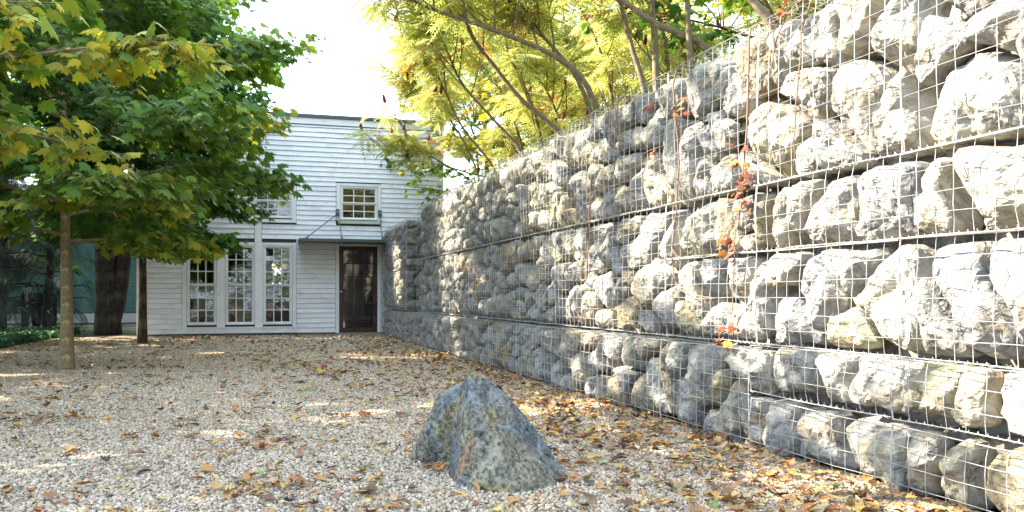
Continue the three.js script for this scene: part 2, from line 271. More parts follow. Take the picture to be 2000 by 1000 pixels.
// one stone that fills a cell: local x along the face, y up, z out of the face; the front reaches z = 0
function stoneGeo(c, r, seg, ring, gap = .012) {
  let cx = 0, cy = 0; c.forEach(p => { cx += p[0] / c.length; cy += p[1] / c.length; });
  const rad = []; for (let k = 0; k < seg; k++) { const a = k / seg * 6.2832, dx = Math.cos(a), dy = Math.sin(a); let best = 9; c.forEach((p, i) => { const q = c[(i + 1) % c.length], ex = q[0] - p[0], ey = q[1] - p[1], den = dx * ey - dy * ex; if (Math.abs(den) < 1e-9) return; const t = ((p[0] - cx) * ey - (p[1] - cy) * ex) / den, u = ((p[0] - cx) * dy - (p[1] - cy) * dx) / den; if (t > 0 && u > -.001 && u < 1.001) best = Math.min(best, t); }); rad.push(Math.max(.02, (best > 8 ? .05 : best) - gap)); }
  let sm = rad; for (let it = 0; it < 2; it++) sm = sm.map((v, k) => Math.min(rad[k] * 1.01, (sm[(k + seg - 1) % seg] + 2 * v + sm[(k + 1) % seg]) / 4));
  const mean = sm.reduce((a, b) => a + b) / seg, D = Math.min(.19, mean * (.85 + .35 * r())), planes = [];
  { const a = r() * 6.28, e = .06 + .2 * r(); planes.push([Math.cos(a) * Math.sin(e), Math.sin(a) * Math.sin(e), Math.cos(e), .80 + .1 * r()]); }
  const np = 5 + (r() * 4 | 0); for (let k = 0; k < np; k++) { const a = r() * 6.28, e = .45 + .75 * r(); planes.push([Math.cos(a) * Math.sin(e), Math.sin(a) * Math.sin(e), Math.cos(e), .66 + .30 * r()]); }
  const o = r() * 50, pos = [cx, cy, 0], uv = [], idx = [], uo = r() * 3, vo = r() * 3, e1 = .28 + .22 * r();
  const pt = (k, f) => {
    const a = k / seg * 6.2832, s = Math.pow(Math.max(0, Math.sin(f)), e1), cf = Math.cos(f), w = Math.sign(cf) * Math.pow(Math.abs(cf), .5), lx = Math.cos(a) * s, ly = Math.sin(a) * s; let m = 1;
    const L = Math.hypot(lx, ly, w) || 1; planes.forEach(p => { const d = lx * p[0] + ly * p[1] + w * p[2]; if (d > p[3]) m = Math.min(m, p[3] / d); });
    const R = sm[((k % seg) + seg) % seg], x = cx + lx * R * lerp(1, m, .62), y = cy + ly * R * lerp(1, m, .62), z = w * D * m;
    const n = fbm(x * 7 + o, y * 7, z * 7, 4), cr = Math.pow(1 - Math.abs(n3(x * 11 + o, y * 9, z * 11)), 8), q = 1 + n * .07 - cr * .03;
    return [cx + (x - cx) * q * (1 - .02), cy + (y - cy) * q * (1 - .02), z * (1 + n * .10) + n * .016 - cr * .012];
  };
  pos[2] = pt(0, .001)[2]; uv.push(cx + uo, cy + vo);
  for (let j = 1; j <= ring; j++) for (let k = 0; k < seg; k++) { const p = pt(k, j / ring * 2.0); pos.push(...p); uv.push(p[0] + uo + (j > ring * .6 ? p[2] * Math.cos(k / seg * 6.28) : 0), p[1] + vo + (j > ring * .6 ? p[2] * Math.sin(k / seg * 6.28) : 0)); }
  for (let k = 0; k < seg; k++) { idx.push(0, 1 + k, 1 + (k + 1) % seg); for (let j = 0; j < ring - 1; j++) { const a = 1 + j * seg + k, b = 1 + j * seg + (k + 1) % seg; idx.push(a, a + seg, b, b, a + seg, b + seg); } }
  let mz = -9; for (let i = 2; i < pos.length; i += 3) mz = Math.max(mz, pos[i]); for (let i = 2; i < pos.length; i += 3) pos[i] -= mz + .006 + 0;
  return geom(pos, uv, idx);
}
function wireRun(a, b, r, seed, amp = .016) { const pts = [], n = 6; for (let i = 0; i <= n; i++) { const t = i / n, p = a.clone().lerp(b, t); p.add(V(amp * n3(seed, t * 3, .3) * .7, amp * n3(t * 3, seed, .7) * .7, amp * Math.sin(t * Math.PI) * .8 + amp * .6 * n3(.1, seed, t * 4))); pts.push(p); } return tube(pts, pts.map(() => r), 4); }
const bigStones = [];
// basket front lies in its own x (along), y (up) plane; z out. Thickness runs to -z.
function basket(W, w, h, place, o) {
  const B = grp('gabion_basket', W); B.matrixAutoUpdate = true; place(B); B.updateMatrixWorld(true);
  const r = rng(o.seed), list = cells(w, h, o.area, r);
  list.forEach(c => bigStones.push({ W, B, c, seed: (r() * 1e9) | 0, a: areaOf(c), tone: o.tone, at: V(c[0][0], c[0][1], 0).applyMatrix4(B.matrixWorld) }));
  // second layer of stone behind the first
  const back = []; cells(w, h, .045, r).forEach(c => { const g = stoneGeo(c, r, 10, 5, .004); g.translate(0, 0, -.20 - .05 * r()); back.push(g); });
  B.userData.back = back; 
  const gs = [], nx = Math.round(w / .108), ny = Math.round(h / .092), rr = .0020;
  for (let i = 0; i <= nx; i++) gs.push(wireRun(V(i / nx * w, 0, .004), V(i / nx * w, h, .004), i === 0 || i === nx ? rr * 1.5 : rr, o.seed + i));
  for (let j = 0; j <= ny; j++) gs.push(wireRun(V(0, j / ny * h, .009), V(w, j / ny * h, .009), j === 0 || j === ny ? rr * 1.7 : rr, o.seed + 50 + j));
  // lid: wires running back over the top edge
  if (o.lid) { for (let i = 0; i <= nx; i++) gs.push(wireRun(V(i / nx * w, h + .004, .004), V(i / nx * w, h + .004, -o.lid), rr, o.seed + 90 + i)); for (let j = 1; j < o.lid / .083; j++) gs.push(wireRun(V(0, h + .006, -j * .083), V(w, h + .006, -j * .083), rr, o.seed + 130 + j)); }
  // lacing spiral along the lower joint
  const sp = []; const turns = Math.round(w / .05); for (let i = 0; i <= turns * 4; i++) { const a = i / 4 * 6.283; sp.push(V(i / (turns * 4) * w, .004 + .010 * Math.cos(a), .006 + .010 * Math.sin(a))); } gs.push(tube(sp, sp.map(() => .0013), 3));
  obj('wire_mesh', gs, wireMat, B);
  return B;
}
const faceLeft = (x, y, z) => B => { B.position.set(x, y, z); B.rotation.y = -Math.PI / 2; };   // local +x runs to +z ... front looks to -x
const gw = grp('gabion_wall', null, 0, 0, 0); tag(gw, 'long stepped wall of wire baskets filled with pale field stone', 'gabion wall');
{
  const edge = [-1.55, -2.20, -3.42, -4.65, -5.87, -7.1, -8.35, -9.6, -10.85, -12.1, -13.4, -14.8, -16.3]; let s = 500;
  for (let i = 0; i < edge.length - 1; i++) {
    const z1 = edge[i], z0 = edge[i + 1], w = z1 - z0, near = z1 > -4.7, ys = [0, .65, 1.63, 2.63]; if (near) ys.splice(2, 0, 1.22); if (z1 > -3.5) ys.splice(1, 0, .36);
    for (let j = 0; j < ys.length - 1; j++) {
      const y0 = ys[j], h = ys[j + 1] - y0, x = y0 < .6 ? 2.92 : y0 < 1.6 ? 2.965 : 2.98;
      basket(gw, w - .006, h - .006, faceLeft(x, y0 + .003 - (j ? 0 : .03), z0 + .006), { seed: s += 211, area: i < 3 ? .125 : i < 5 ? .10 : i < 7 ? .085 : .072, lid: j === ys.length - 2 ? .45 : (y0 < .6 && ys[j + 1] > .6) ? .12 : 0, tone: z1 });
    }
  }
  // packed stone behind the baskets' face
  obj('rubble_core', [box(3.28, 3.5, -.1, 2.56, -16.25, -1.5)], stoneMats[7], gw);
}
const gb = grp('gabion_block'); tag(gb, 'shaded block of stone filled wire baskets between the long wall and house', 'gabion wall');
{
  let s = 9000; const es = [-16.32, -17.35, -18.9, -20.95];
  for (let i = 0; i < 3; i++) { const z1 = es[i], z0 = es[i + 1], w = z1 - z0;
    [[0, .65], [.65, 1.5], [1.5, 2.5]].forEach(([y0, y1], j) => { if (i === 0 && j) { return; } basket(gb, w - .01, y1 - y0 - .01, faceLeft(2.92 + (i === 0 ? 0 : .012 * j), y0 + (j ? .005 : -.03), z0 + .005), { seed: s += 97, area: .062, lid: j === 2 ? .4 : i === 0 ? .4 : 0, tone: -20 }); }); }
  [[.65, 1.5], [1.5, 2.5]].forEach(([y0, y1], j) => basket(gb, .62, y1 - y0 - .01, B => B.position.set(2.935, y0 + .005, -17.36), { seed: s += 97, area: .05, lid: 0, tone: -21 }));
  obj('rubble_core', [box(3.16, 3.6, -.1, 2.42, -20.9, -17.6), box(3.16, 3.6, -.1, .58, -17.6, -16.33)], stoneMats[7], gb);
}
{ // the stones that show largest are meshes of their own, the rest are joined per basket
  const eye = V(0, .95, 0), F = V(.2854, 0, -.9584), R = V(.9584, 0, .2854);
  const pick = (s, r) => [0, 1, 1, 3, 3, 4, 0, 2, 1, 0, 3, 2, 0, 1, 3, 7, 4, 0, 5, 2, 6, 8, 7][r() * 23 | 0];
  for (const W of [gw, gb]) {
    const list = bigStones.filter(s => s.W === W);
    list.forEach(s => { const d = s.at.clone().sub(eye), f = d.dot(F), x = d.dot(R) / f; s.show = f > .5 && x < .62 ? s.a * Math.abs(s.at.x) / (f * f * f) : 0; });
    list.sort((a, b) => b.show - a.show);
    list.forEach((s, i) => {
      const r = rng(s.seed), own = i < (W === gw ? 300 : 90) && s.show > 0, near = s.tone > -9, g = stoneGeo(s.c, r, near ? 40 : 20, near ? 20 : 9, near ? .013 : .011), mat = pick(s, r);
      if (own) obj('stone', near ? toCreasedNormals(g, .30) : g, stoneMats[mat], s.B); else (s.B.userData.rest ||= []).push(g);
    });
  }
  for (const W of [gw, gb]) W.children.forEach(B => {
    if (!B.userData.back) return; const m = obj('stone_fill', B.userData.back, stoneMats[2], B); m.userData.kind = 'stuff';
    if (B.userData.rest) obj('stone_facing', B.userData.rest, stoneMats[0], B).userData.kind = 'stuff';
    delete B.userData.back; delete B.userData.rest;
  });
}
{ // earth held up behind the wall
  const g = new THREE.PlaneGeometry(60, 70, 40, 40); g.rotateX(-Math.PI / 2); const p = g.attributes.position, uv = g.attributes.uv;
  for (let i = 0; i < p.count; i++) { const x = 3.5 + (p.getX(i) + 30), z = p.getZ(i) - 20; p.setXYZ(i, x, 2.42 + (x - 3.5) * .05 + .12 * n3(x * .5, 0, z * .5), z); uv.setXY(i, x, z); }
  g.computeVertexNormals(); const o = obj('bank', [g.toNonIndexed(), box(3.5, 3.56, -.2, 2.42, -55, 15)], std(lin(.10, .085, .035), .95, { map: gmat.map })); tag(o, 'raised planted earth held up by the stone wall', 'bank', null, 'structure');
}

// ---------------------------------------------------------------- white house
const ZF = -21.16;
const house = grp('white_house', null, 0, 0, ZF); tag(house, 'white clapboard house with divided windows and a dark wooden door', 'house');
{
  const X0 = -2.59, X1 = 4.49, TOP = 5.16, DEP = 8;
  const W = { ground: [[-1.496, -.914], [-.665, -.058], [.197, .796]], };
  const holes = [[-1.53, -.88, .26, 2.13], [-.69, -.03, .26, 2.13], [.16, .83, .26, 2.13], [1.96, 2.86, 2.78, 3.60], [-.05, .83, 2.78, 3.60], [1.93, 2.85, .06, 2.14]];
  const s = new THREE.Shape([[X0, -.1], [X1, -.1], [X1, TOP], [X0, TOP]].map(p => new THREE.Vector2(...p)));
  holes.forEach(([a, b, c, d]) => s.holes.push(new THREE.Path([[a, c], [a, d], [b, d], [b, c]].map(p => new THREE.Vector2(...p)))));
  const fg = new THREE.ExtrudeGeometry(s, { depth: .14, bevelEnabled: false }); fg.translate(0, 0, -.152); obj('front_wall', fg, std(lin(.055, .055, .06), .95), house);  // dark backing colour stands in for shadow lines between the clapboards
  const inn = std(lin(.16, .12, .085), .9), rb = new THREE.Shape([[X0, -.1], [X1, -.1], [X1, TOP], [X0, TOP]].map(p => new THREE.Vector2(...p)));
  [[.50, 1.02, 1.25, 1.98]].forEach(([a, b, c, d]) => rb.holes.push(new THREE.Path([[a, c], [a, d], [b, d], [b, c]].map(p => new THREE.Vector2(...p)))));
  const bg = new THREE.ExtrudeGeometry(rb, { depth: .14, bevelEnabled: false }); bg.translate(0, 0, -DEP + .01); obj('back_wall', bg, inn, house);
  obj('side_wall', box(X0, X0 + .14, -.1, TOP, -DEP + .16, -.16), whiteB, house); obj('side_wall', box(X1 - .14, X1, -.1, TOP, -DEP + .16, -.16), whiteB, house);
  obj('inner_floor', box(X0 + .15, X1 - .15, .02, .10, -DEP + .16, -.16), std(lin(.13, .085, .05), .6), house);
  obj('upper_floor', box(X0 + .15, X1 - .15, 2.42, 2.62, -DEP + .16, -.16), inn, house);
  obj('roof', [box(X0 - .06, X1 + .06, TOP + .055, TOP + .13, -DEP - .1, .09)], std(lin(.045, .06, .085), .45), house);
  obj('fascia', [box(X0 - .03, X1 + .03, TOP - .10, TOP + .05, -.012, .045)], trimWhite, house);
  obj('foundation', [box(X0 + .01, X1 - .01, -.1, .045, -.012, .012)], std(lin(.20, .19, .165), .9, { map: stoneMap }), house);
  obj('corner_board', [box(X0 - .015, X0 + .10, .05, TOP - .11, -.012, .03)], trimWhite, house); obj('corner_board', [box(X1 - .11, X1 + .015, .05, TOP - .11, -.012, .03)], trimWhite, house);
  // clapboards, each a tapered board cut round the trim
  const cut = [[-1.635, .925, .05, 2.21], [-.035, .135, 2.2, 2.69], [-.17, .925, 2.665, 3.80], [1.855, 2.945, 2.665, 3.675], [1.835, 2.935, .03, 2.185]];
  const e = .1175, r = rng(6); const mats = [white, whiteB, whiteC];
  for (let y = .055, row = 0; y < TOP - .11; y += e, row++) {
    let iv = [[X0 + .105, X1 - .115]]; const y1 = Math.min(y + e + .012, TOP - .105);
    cut.forEach(([a, b, c, d]) => { if (y + .02 < d && y + e - .02 > c) iv = iv.flatMap(([p, q]) => [[p, Math.min(q, a - .003)], [Math.max(p, b + .003), q]].filter(([p, q]) => q - p > .03)); });
    iv = iv.flatMap(([p, q]) => { if (q - p < 3.2) return [[p, q]]; const m = lerp(p, q, .3 + .4 * r()); return [[p, m - .0015], [m + .0015, q]]; });
    iv.forEach(([p, q]) => {
      const b = .027 + .005 * r(), t = .0035, sag = (r() - .5) * .004, yb = y + .006, y2 = y1 - .012, pos = [p, yb + sag, b, q, yb - sag, b, q, y2, t, p, y2, t, p, yb + sag, -.010, q, yb - sag, -.010, q, y2, -.010, p, y2, -.010];
      const f = [[0, 1, 2, 3], [4, 5, 1, 0], [3, 2, 6, 7], [0, 3, 7, 4], [1, 5, 6, 2]], P = [], U = [], I = []; f.forEach(qd => { const n = P.length / 3; qd.forEach(k => { P.push(...pos.slice(k * 3, k * 3 + 3)); U.push(pos[k * 3] + row * .37, pos[k * 3 + 1] + pos[k * 3 + 2]); }); I.push(n, n + 1, n + 2, n, n + 2, n + 3); });
      obj('clapboard', geom(P, U, I), mats[r() * 3 | 0], house);
    });
  }
  // trim
  const tr = (name, ...b) => obj(name, box(...b), trimWhite, house);
  tr('casing', -1.63, -1.535, .20, 2.205, -.012, .040); tr('casing', .835, .92, .20, 2.205, -.012, .040);
  tr('casing', -.875, -.695, .20, 2.205, -.012, .044); tr('casing', -.025, .155, .20, 2.205, -.012, .044);
  [[-1.53, -.88], [-.69, -.03], [.16, .83]].forEach(([a, b]) => tr('head_casing', a, b, 2.135, 2.20, -.012, .040));
  tr('sill_board', -1.66, .95, .065, .19, -.012, .052); obj('drip_edge', box(-1.66, .95, .192, .215, -.012, .075), trimWhite, house);
  tr('mullion_board', -.03, .13, 2.21, 2.675, -.012, .04); tr('casing', .83, .92, 2.76, 3.79, -.012, .04); tr('casing', -.165, -.055, 2.76, 3.79, -.012, .04); tr('head_casing', -.05, .825, 3.605, 3.79, -.012, .038); tr('sill_board', -.165, .92, 2.68, 2.755, -.012, .065);
  obj('drip_edge', box(-.19, .94, 3.795, 3.815, -.012, .06), std(lin(.22, .22, .23), .6), house);
  tr('casing', 1.86, 1.955, 2.77, 3.67, -.012, .04); tr('casing', 2.865, 2.94, 2.77, 3.67, -.012, .04); tr('head_casing', 1.96, 2.86, 3.605, 3.67, -.012, .038); obj('sill', box(1.90, 2.92, 2.69, 2.765, -.012, .08), mossy, house);
  tr('door_casing', 1.84, 1.925, .05, 2.18, -.012, .042); tr('door_casing', 2.855, 2.93, .05, 2.18, -.012, .042); tr('door_casing', 1.93, 2.85, 2.145, 2.18, -.012, .040);
  obj('threshold', box(1.84, 2.93, .01, .047, -.012, .09), std(lin(.28, .25, .2), .8), house);
  // windows
  const wave = tex(256, i => B2[i], false, .8);
  const glass = new THREE.MeshPhysicalMaterial({ color: 0xffffff, transmission: 1, thickness: 0, roughness: .0, ior: 2.0, bumpMap: wave, bumpScale: .0022 });
  const sashMat = std(lin(.80, .79, .75), .45, { map: paintNoise });
  function win(x0, x1, y0, y1, rows, ix0, ix1) {
    const w = grp('window', house), half = rows / 2, mid = (y0 + y1) / 2, fw = .032, mu = .011;
    obj('frame', [box(ix0 + .002, x0, y0 - .03, y1 + .03, -.10, .028), box(x1, ix1 - .002, y0 - .03, y1 + .03, -.10, .028), box(x0, x1, y1 - .001, y1 + .03, -.10, .026), box(x0, x1, y0 - .03, y0, -.10, .034)], trimWhite, w);
    [[mid, y1, -.03], [y0, mid, -.065]].forEach(([a, b, z]) => {
      const gs = [box(x0 + .001, x0 + fw, a, b, z - .016, z + .016), box(x1 - fw, x1 - .001, a, b, z - .016, z + .016), box(x0 + fw, x1 - fw, a, a + fw, z - .016, z + .016), box(x0 + fw, x1 - fw, b - fw, b, z - .016, z + .016)];
      const px = k => lerp(x0 + fw, x1 - fw, k / 3), py = k => lerp(a + fw, b - fw, k / half);
      for (let k = 1; k < 3; k++) gs.push(box(px(k) - mu, px(k) + mu, a + fw, b - fw, z - .012, z + .012));
      for (let k = 1; k < half; k++) for (let c = 0; c < 3; c++) gs.push(box(px(c) + (c ? mu : 0), px(c + 1) - (c < 2 ? mu : 0), py(k) - mu, py(k) + mu, z - .011, z + .011));
      obj('sash', gs, sashMat, w);
      for (let c = 0; c < 3; c++) for (let k = 0; k < half; k++) { const q = box(px(c) + (c ? mu : 0), px(c + 1) - (c < 2 ? mu : 0), py(k) + (k ? mu : 0), py(k + 1) - (k < half - 1 ? mu : 0), -.001, .001); const g = new THREE.PlaneGeometry(1, 1); g.dispose();
        const pw = px(c + 1) - px(c) - mu, ph = py(k + 1) - py(k) - mu, pg = new THREE.PlaneGeometry(pw, ph), uv = pg.attributes.uv; for (let i = 0; i < 4; i++) uv.setXY(i, uv.getX(i) * pw + c * 1.3 + x0, uv.getY(i) * ph + k * .9 + y0);
        const p = obj('pane', pg, glass, w); p.position.set((px(c) + px(c + 1)) / 2, (py(k) + py(k + 1)) / 2, z); p.rotation.set((r() - .5) * .02, (r() - .5) * .02, 0); }
    });
    return w;
  }
  win(-1.496, -.914, .294, 2.10, 6, -1.53, -.88); win(-.655, -.065, .294, 2.10, 6, -.69, -.03); win(.195, .795, .294, 2.10, 6, .16, .83);
  win(1.995, 2.825, 2.82, 3.565, 4, 1.96, 2.86); win(-.015, .795, 2.82, 3.565, 4, -.05, .83);
  // door
  const D = grp('door', house), wood = std(lin(.14, .05, .025), .5, { map: barkMap }), dx0 = 1.935, dx1 = 2.845, dz = -.03;
  obj('stile', box(dx0, dx0 + .095, .055, 2.137, dz - .02, dz + .02), wood, D); obj('stile', box(dx1 - .095, dx1, .055, 2.137, dz - .02, dz + .02), wood, D);
  obj('rail', box(dx0 + .095, dx1 - .095, .055, .17, dz - .0195, dz + .0195), wood, D); obj('rail', box(dx0 + .095, dx1 - .095, 2.045, 2.137, dz - .0195, dz + .0195), wood, D);
  const gx0 = dx0 + .095, gx1 = dx1 - .095, rowsY = [.17, .40, .75, 1.075, 1.40, 1.725, 2.045];
  for (let k = 1; k < 6; k++) obj('muntin', box(gx0, gx1, rowsY[k] - .012, rowsY[k] + .012, dz - .012, dz + .012), wood, D);
  for (let c = 1; c < 3; c++) { const x = lerp(gx0, gx1, c / 3); obj('muntin', box(x - .012, x + .012, .40, 2.045, dz - .014, dz + .014), wood, D); }
  for (let k = 0; k < 6; k++) for (let c = 0; c < (k ? 3 : 1); c++) { const a = lerp(gx0, gx1, c / 3), b = k ? lerp(gx0, gx1, (c + 1) / 3) : gx1, pg = new THREE.PlaneGeometry(b - a - .01, rowsY[k + 1] - rowsY[k] - .01), uv = pg.attributes.uv; for (let i = 0; i < 4; i++) uv.setXY(i, uv.getX(i) * (b - a) + c * 1.7, uv.getY(i) * .33 + k * 1.1);
    const p = obj('pane', pg, glass, D); p.position.set((a + b) / 2, (rowsY[k] + rowsY[k + 1]) / 2, dz); p.rotation.set((r() - .5) * .03, (r() - .5) * .03, 0); }
  const kn = obj('knob', [new THREE.SphereGeometry(.028, 14, 10).translate(1.982, 1.04, .06), new THREE.CylinderGeometry(.012, .012, .06, 8).rotateX(Math.PI / 2).translate(1.982, 1.04, .03), new THREE.CylinderGeometry(.028, .028, .008, 12).rotateX(Math.PI / 2).translate(1.982, 1.04, -.004)], std(lin(.7, .69, .66), .25, { metalness: .8 }), D);
  // entrance canopy hung on rods
  const C = grp('entrance_canopy', house), steel = std(lin(.075, .09, .09), .5, { metalness: .4 }), zc = .95;
  obj('deck', [box(.98, 3.18, 2.205, 2.245, .03, zc)], steel, C); obj('front_angle', [box(.97, 3.19, 2.19, 2.262, zc + .001, zc + .012)], steel, C); obj('end_angle', [box(.958, .969, 2.19, 2.262, .03, zc)], steel, C); obj('end_angle', [box(3.191, 3.202, 2.19, 2.262, .03, zc)], steel, C);
  const galv = std(lin(.11, .145, .17), .5, { metalness: .5 });
  [[1.90, 2.93, 1.08], [1.90, 2.93, 1.92], [2.90, 2.93, 2.86]].forEach(([bx, by, ex]) => {
    const a = V(bx, by, .09), b = V(ex, 2.25, zc - .12); obj('rod', tube([a, b], [.012, .012], 6), galv, C); obj('turnbuckle', tube([a.clone().lerp(b, .86), a.clone().lerp(b, .90), a.clone().lerp(b, .96), b], [.01, .022, .022, .02], 8), galv, C);
  });
  [1.89, 2.91].forEach(x => obj('bracket', [box(x - .045, x + .045, 2.86, 3.04, .042, .06), new THREE.CylinderGeometry(.05, .05, .05, 14).rotateZ(Math.PI / 2).translate(x, 2.94, .085)], galv, C));
}
{ // milk can behind the door glass, table and settle inside
  const c = grp('milk_can', null, 2.06, .10, ZF - .22); tag(c, 'small silver metal churn standing behind the door glass', 'churn');
  const m = std(lin(.62, .64, .66), .3, { metalness: .85 });
  obj('body', new THREE.LatheGeometry([[0, 0], [.075, 0], [.08, .02], [.08, .13], [.05, .17], [.05, .20], [.062, .215], [0, .215]].map(p => new THREE.Vector2(...p)), 18), m, c); obj('handle', new THREE.TorusGeometry(.045, .006, 6, 14, Math.PI).translate(0, .2, 0), m, c);
  const t = grp('plank_table', null, .35, .10, ZF - 1.3); tag(t, 'pale plank table inside behind the tall windows', 'table'); const wd = std(lin(.42, .33, .22), .6, { map: barkMap });
  obj('top', box(-1.1, .9, .70, .745, -.4, .4), wd, t); [[-1, -.32], [-1, .32], [.8, -.32], [.8, .32]].forEach(([x, z]) => obj('leg', box(x - .035, x + .035, 0, .70, z - .035, z + .035), wd, t));
}


// ---------------------------------------------------------------- more trees round the place
maple({ name: 'old_tree', seed: 41, x: -3.42, z: -22.6, h: 12, base: 4.2, floor: 3.2, R: 4.2, r: .30, lean: -.02, limbs: 26, twigs: 12, per: 15, leaf: .2, yellow: .02, bark: oldBark, single: 0, twin: 1, label: 'thick old tree with a dark furrowed double trunk beside the white house' });
[[-7.4, -7.6, 7.6, .3, 43], [-7.8, -13.2, 8.4, .2, 44], [-8.2, -18.6, 8.6, .1, 45]].forEach(([x, z, h, yl, sd], i) => maple({ name: 'broadleaf_tree', seed: sd, x, z, h, base: 1.9, floor: 1.2, R: 3.5, r: .2, lean: 0, limbs: 32, twigs: 11, per: 19, leaf: .22, yellow: yl, bark: brownBark, single: 0, group: 'second line of trees shading the yard', label: 'broad tree beyond the maple line shading the yard' }));
maple({ name: 'added_shade_tree', seed: 47, x: -5.3, z: -10.6, h: 10.4, base: 5.2, floor: 5.0, R: 2.7, r: .24, lean: 0, limbs: 15, twigs: 6, per: 12, leaf: .18, yellow: .4, bark: brownBark, single: 0, label: 'added tall thin crowned tree whose limbs shade the stone wall' });  // unseen tree, added to throw limb shadows across the wall
maple({ name: 'added_shade_tree', seed: 48, x: -5.0, z: -14.4, h: 9.6, base: 5.6, floor: 5.4, R: 2.3, r: .22, lean: 0, limbs: 15, twigs: 7, per: 16, leaf: .18, yellow: .3, bark: brownBark, single: 0, label: 'added tall tree with a raised crown that darkens the stone wall' });  // added to cast more shade on the upper middle of the wall
const farTrees = 'leafy trees standing behind the sheds';
[[-8.5, -31, 11, 0, 51], [-13, -27, 12, .1, 52], [-5.2, -40, 13, .05, 53], [-12.5, -38, 13, .1, 54], [1.0, -31.8, 6, .45, 55]].forEach(([x, z, h, yl, sd], i) => maple({ name: 'broadleaf_tree', seed: sd, x, z, h, base: i === 4 ? .4 : 2.2, floor: i === 4 ? .2 : .6, R: i === 4 ? 2.8 : 4.4, r: .2, lean: 0, limbs: 26, twigs: 10, per: 9, leaf: .26, yellow: yl, bark: brownBark, single: 0, group: farTrees, label: i === 4 ? 'bushy green tree behind the white house' : 'tall leafy tree behind the green shed' }));
// trees that the window glass mirrors
[[7.2, 13, 7.5, .75, 61], [-4.5, 10.5, 6, .3, 62], [2.5, 24, 7, .4, 63]].forEach(([x, z, h, yl, sd]) => maple({ name: 'broadleaf_tree', seed: sd, x, z, h, base: 2.4, floor: 1.6, R: 3.4, r: .24, lean: 0, limbs: 20, twigs: 7, per: sd === 61 ? 4 : 8, leaf: .24, yellow: yl, bark: brownBark, single: 0, group: 'trees across the lawn mirrored in the windows', label: 'tree across the lawn facing the white house' }));
[[-6.5, 13.5, 81], [-3.2, 15, 82], [.4, 14.5, 83], [3.6, 16, 84]].forEach(([x, z, sd]) => maple({ name: 'added_shrub', seed: sd, x, z, h: 3.4, base: .35, floor: .12, R: 2.1, r: .06, lean: 0, limbs: 20, twigs: 8, per: 10, leaf: .16, yellow: .12, bark: brownBark, single: 0, group: 'added shrubs across the lawn blocking low sky in the windows', label: 'added green shrub blocking low sky at the far side of the lawn' }));  // unseen shrubs, added to keep bright low sky out of window reflections
// green trees on the bank
const bankTrees = 'green trees growing on the bank behind the wall';
[[6.6, -9.2, 6.5, .12, 71], [9.4, -12.0, 6.5, .5, 72], [6.0, -5.6, 5.5, .3, 73], [5.3, -19.6, 5.2, .55, 75], [6.0, -16.6, 5.6, .6, 76], [7.6, -21.5, 6.5, .5, 77], [10.5, -17.5, 6, .6, 74]].forEach(([x, z, h, yl, sd]) => maple({ name: 'bank_tree', seed: sd, x, y: 2.5, z, h, base: .5, floor: .15, R: 2.2, r: .08, lean: -.05, limbs: 20, twigs: 8, per: 10, leaf: .15, yellow: yl, bark: brownBark, single: 0, group: bankTrees, label: 'green leafy tree on the bank behind the sumacs' }));

// ---------------------------------------------------------------- sumacs leaning over the wall
function pinnate(pairs = 9, droop = .35, wide = .045) {
  const pos = [], uv = [], idx = [], z = y => -droop * y * y * .8, q = (...v) => { const n = pos.length / 3; v.forEach(([x, y, zz]) => { pos.push(x, y, zz); uv.push(x, y); }); return n; };
  let n = q([-.006, 0, 0], [.006, 0, 0], [.003, .5, z(.5)], [-.003, .5, z(.5)], [0, 1, z(1)]); idx.push(n, n + 1, n + 2, n, n + 2, n + 3, n + 3, n + 2, n + 4);
  for (let i = 0; i < pairs; i++) for (const s of [-1, 1]) {
    const y = .18 + .78 * (i + .5) / pairs, L = .30 * Math.sin(Math.PI * (.18 + .68 * (i + .5) / pairs)) + .05, a = .55 + .1 * i / pairs, dx = Math.cos(a) * s, dy = Math.sin(a) * .75, w = wide * .75, zz = z(y);
    n = q([0, y, zz], [dx * L * .45 - dy * w * s, y + dy * L * .45 + Math.abs(dx) * w, zz - .03 * L], [dx * L * .45 + dy * w * s, y + dy * L * .45 - Math.abs(dx) * w, zz - .03 * L], [dx * L, y + dy * L, zz - .28 * L]); idx.push(n, n + 2, n + 1, n + 1, n + 2, n + 3);
  }
  n = q([0, .95, z(.95)], [.03, 1.02, z(1)], [-.03, 1.02, z(1)], [0, 1.16, z(1.12)]); idx.push(n, n + 1, n + 2, n + 1, n + 3, n + 2);
  return geom(pos, uv, idx);
}
const sumacLeaf = [pinnate(9, .35), pinnate(10, .6), pinnate(8, .2, .052)];
const fruitMat = std(lin(.16, .015, .02), .9, { bumpMap: stoneBump, bumpScale: .01 }), fruitGeo = (() => { const g = new THREE.LatheGeometry([[0, 0], [.018, .01], [.024, .04], [.020, .08], [.010, .12], [0, .14]].map(p => new THREE.Vector2(...p)), 9); const p = g.attributes.position; for (let i = 0; i < p.count; i++) { const s = 1 + .3 * n3(p.getX(i) * 120, p.getY(i) * 90, p.getZ(i) * 120); p.setX(i, p.getX(i) * s); p.setZ(i, p.getZ(i) * s); } g.computeVertexNormals(); return g; })();
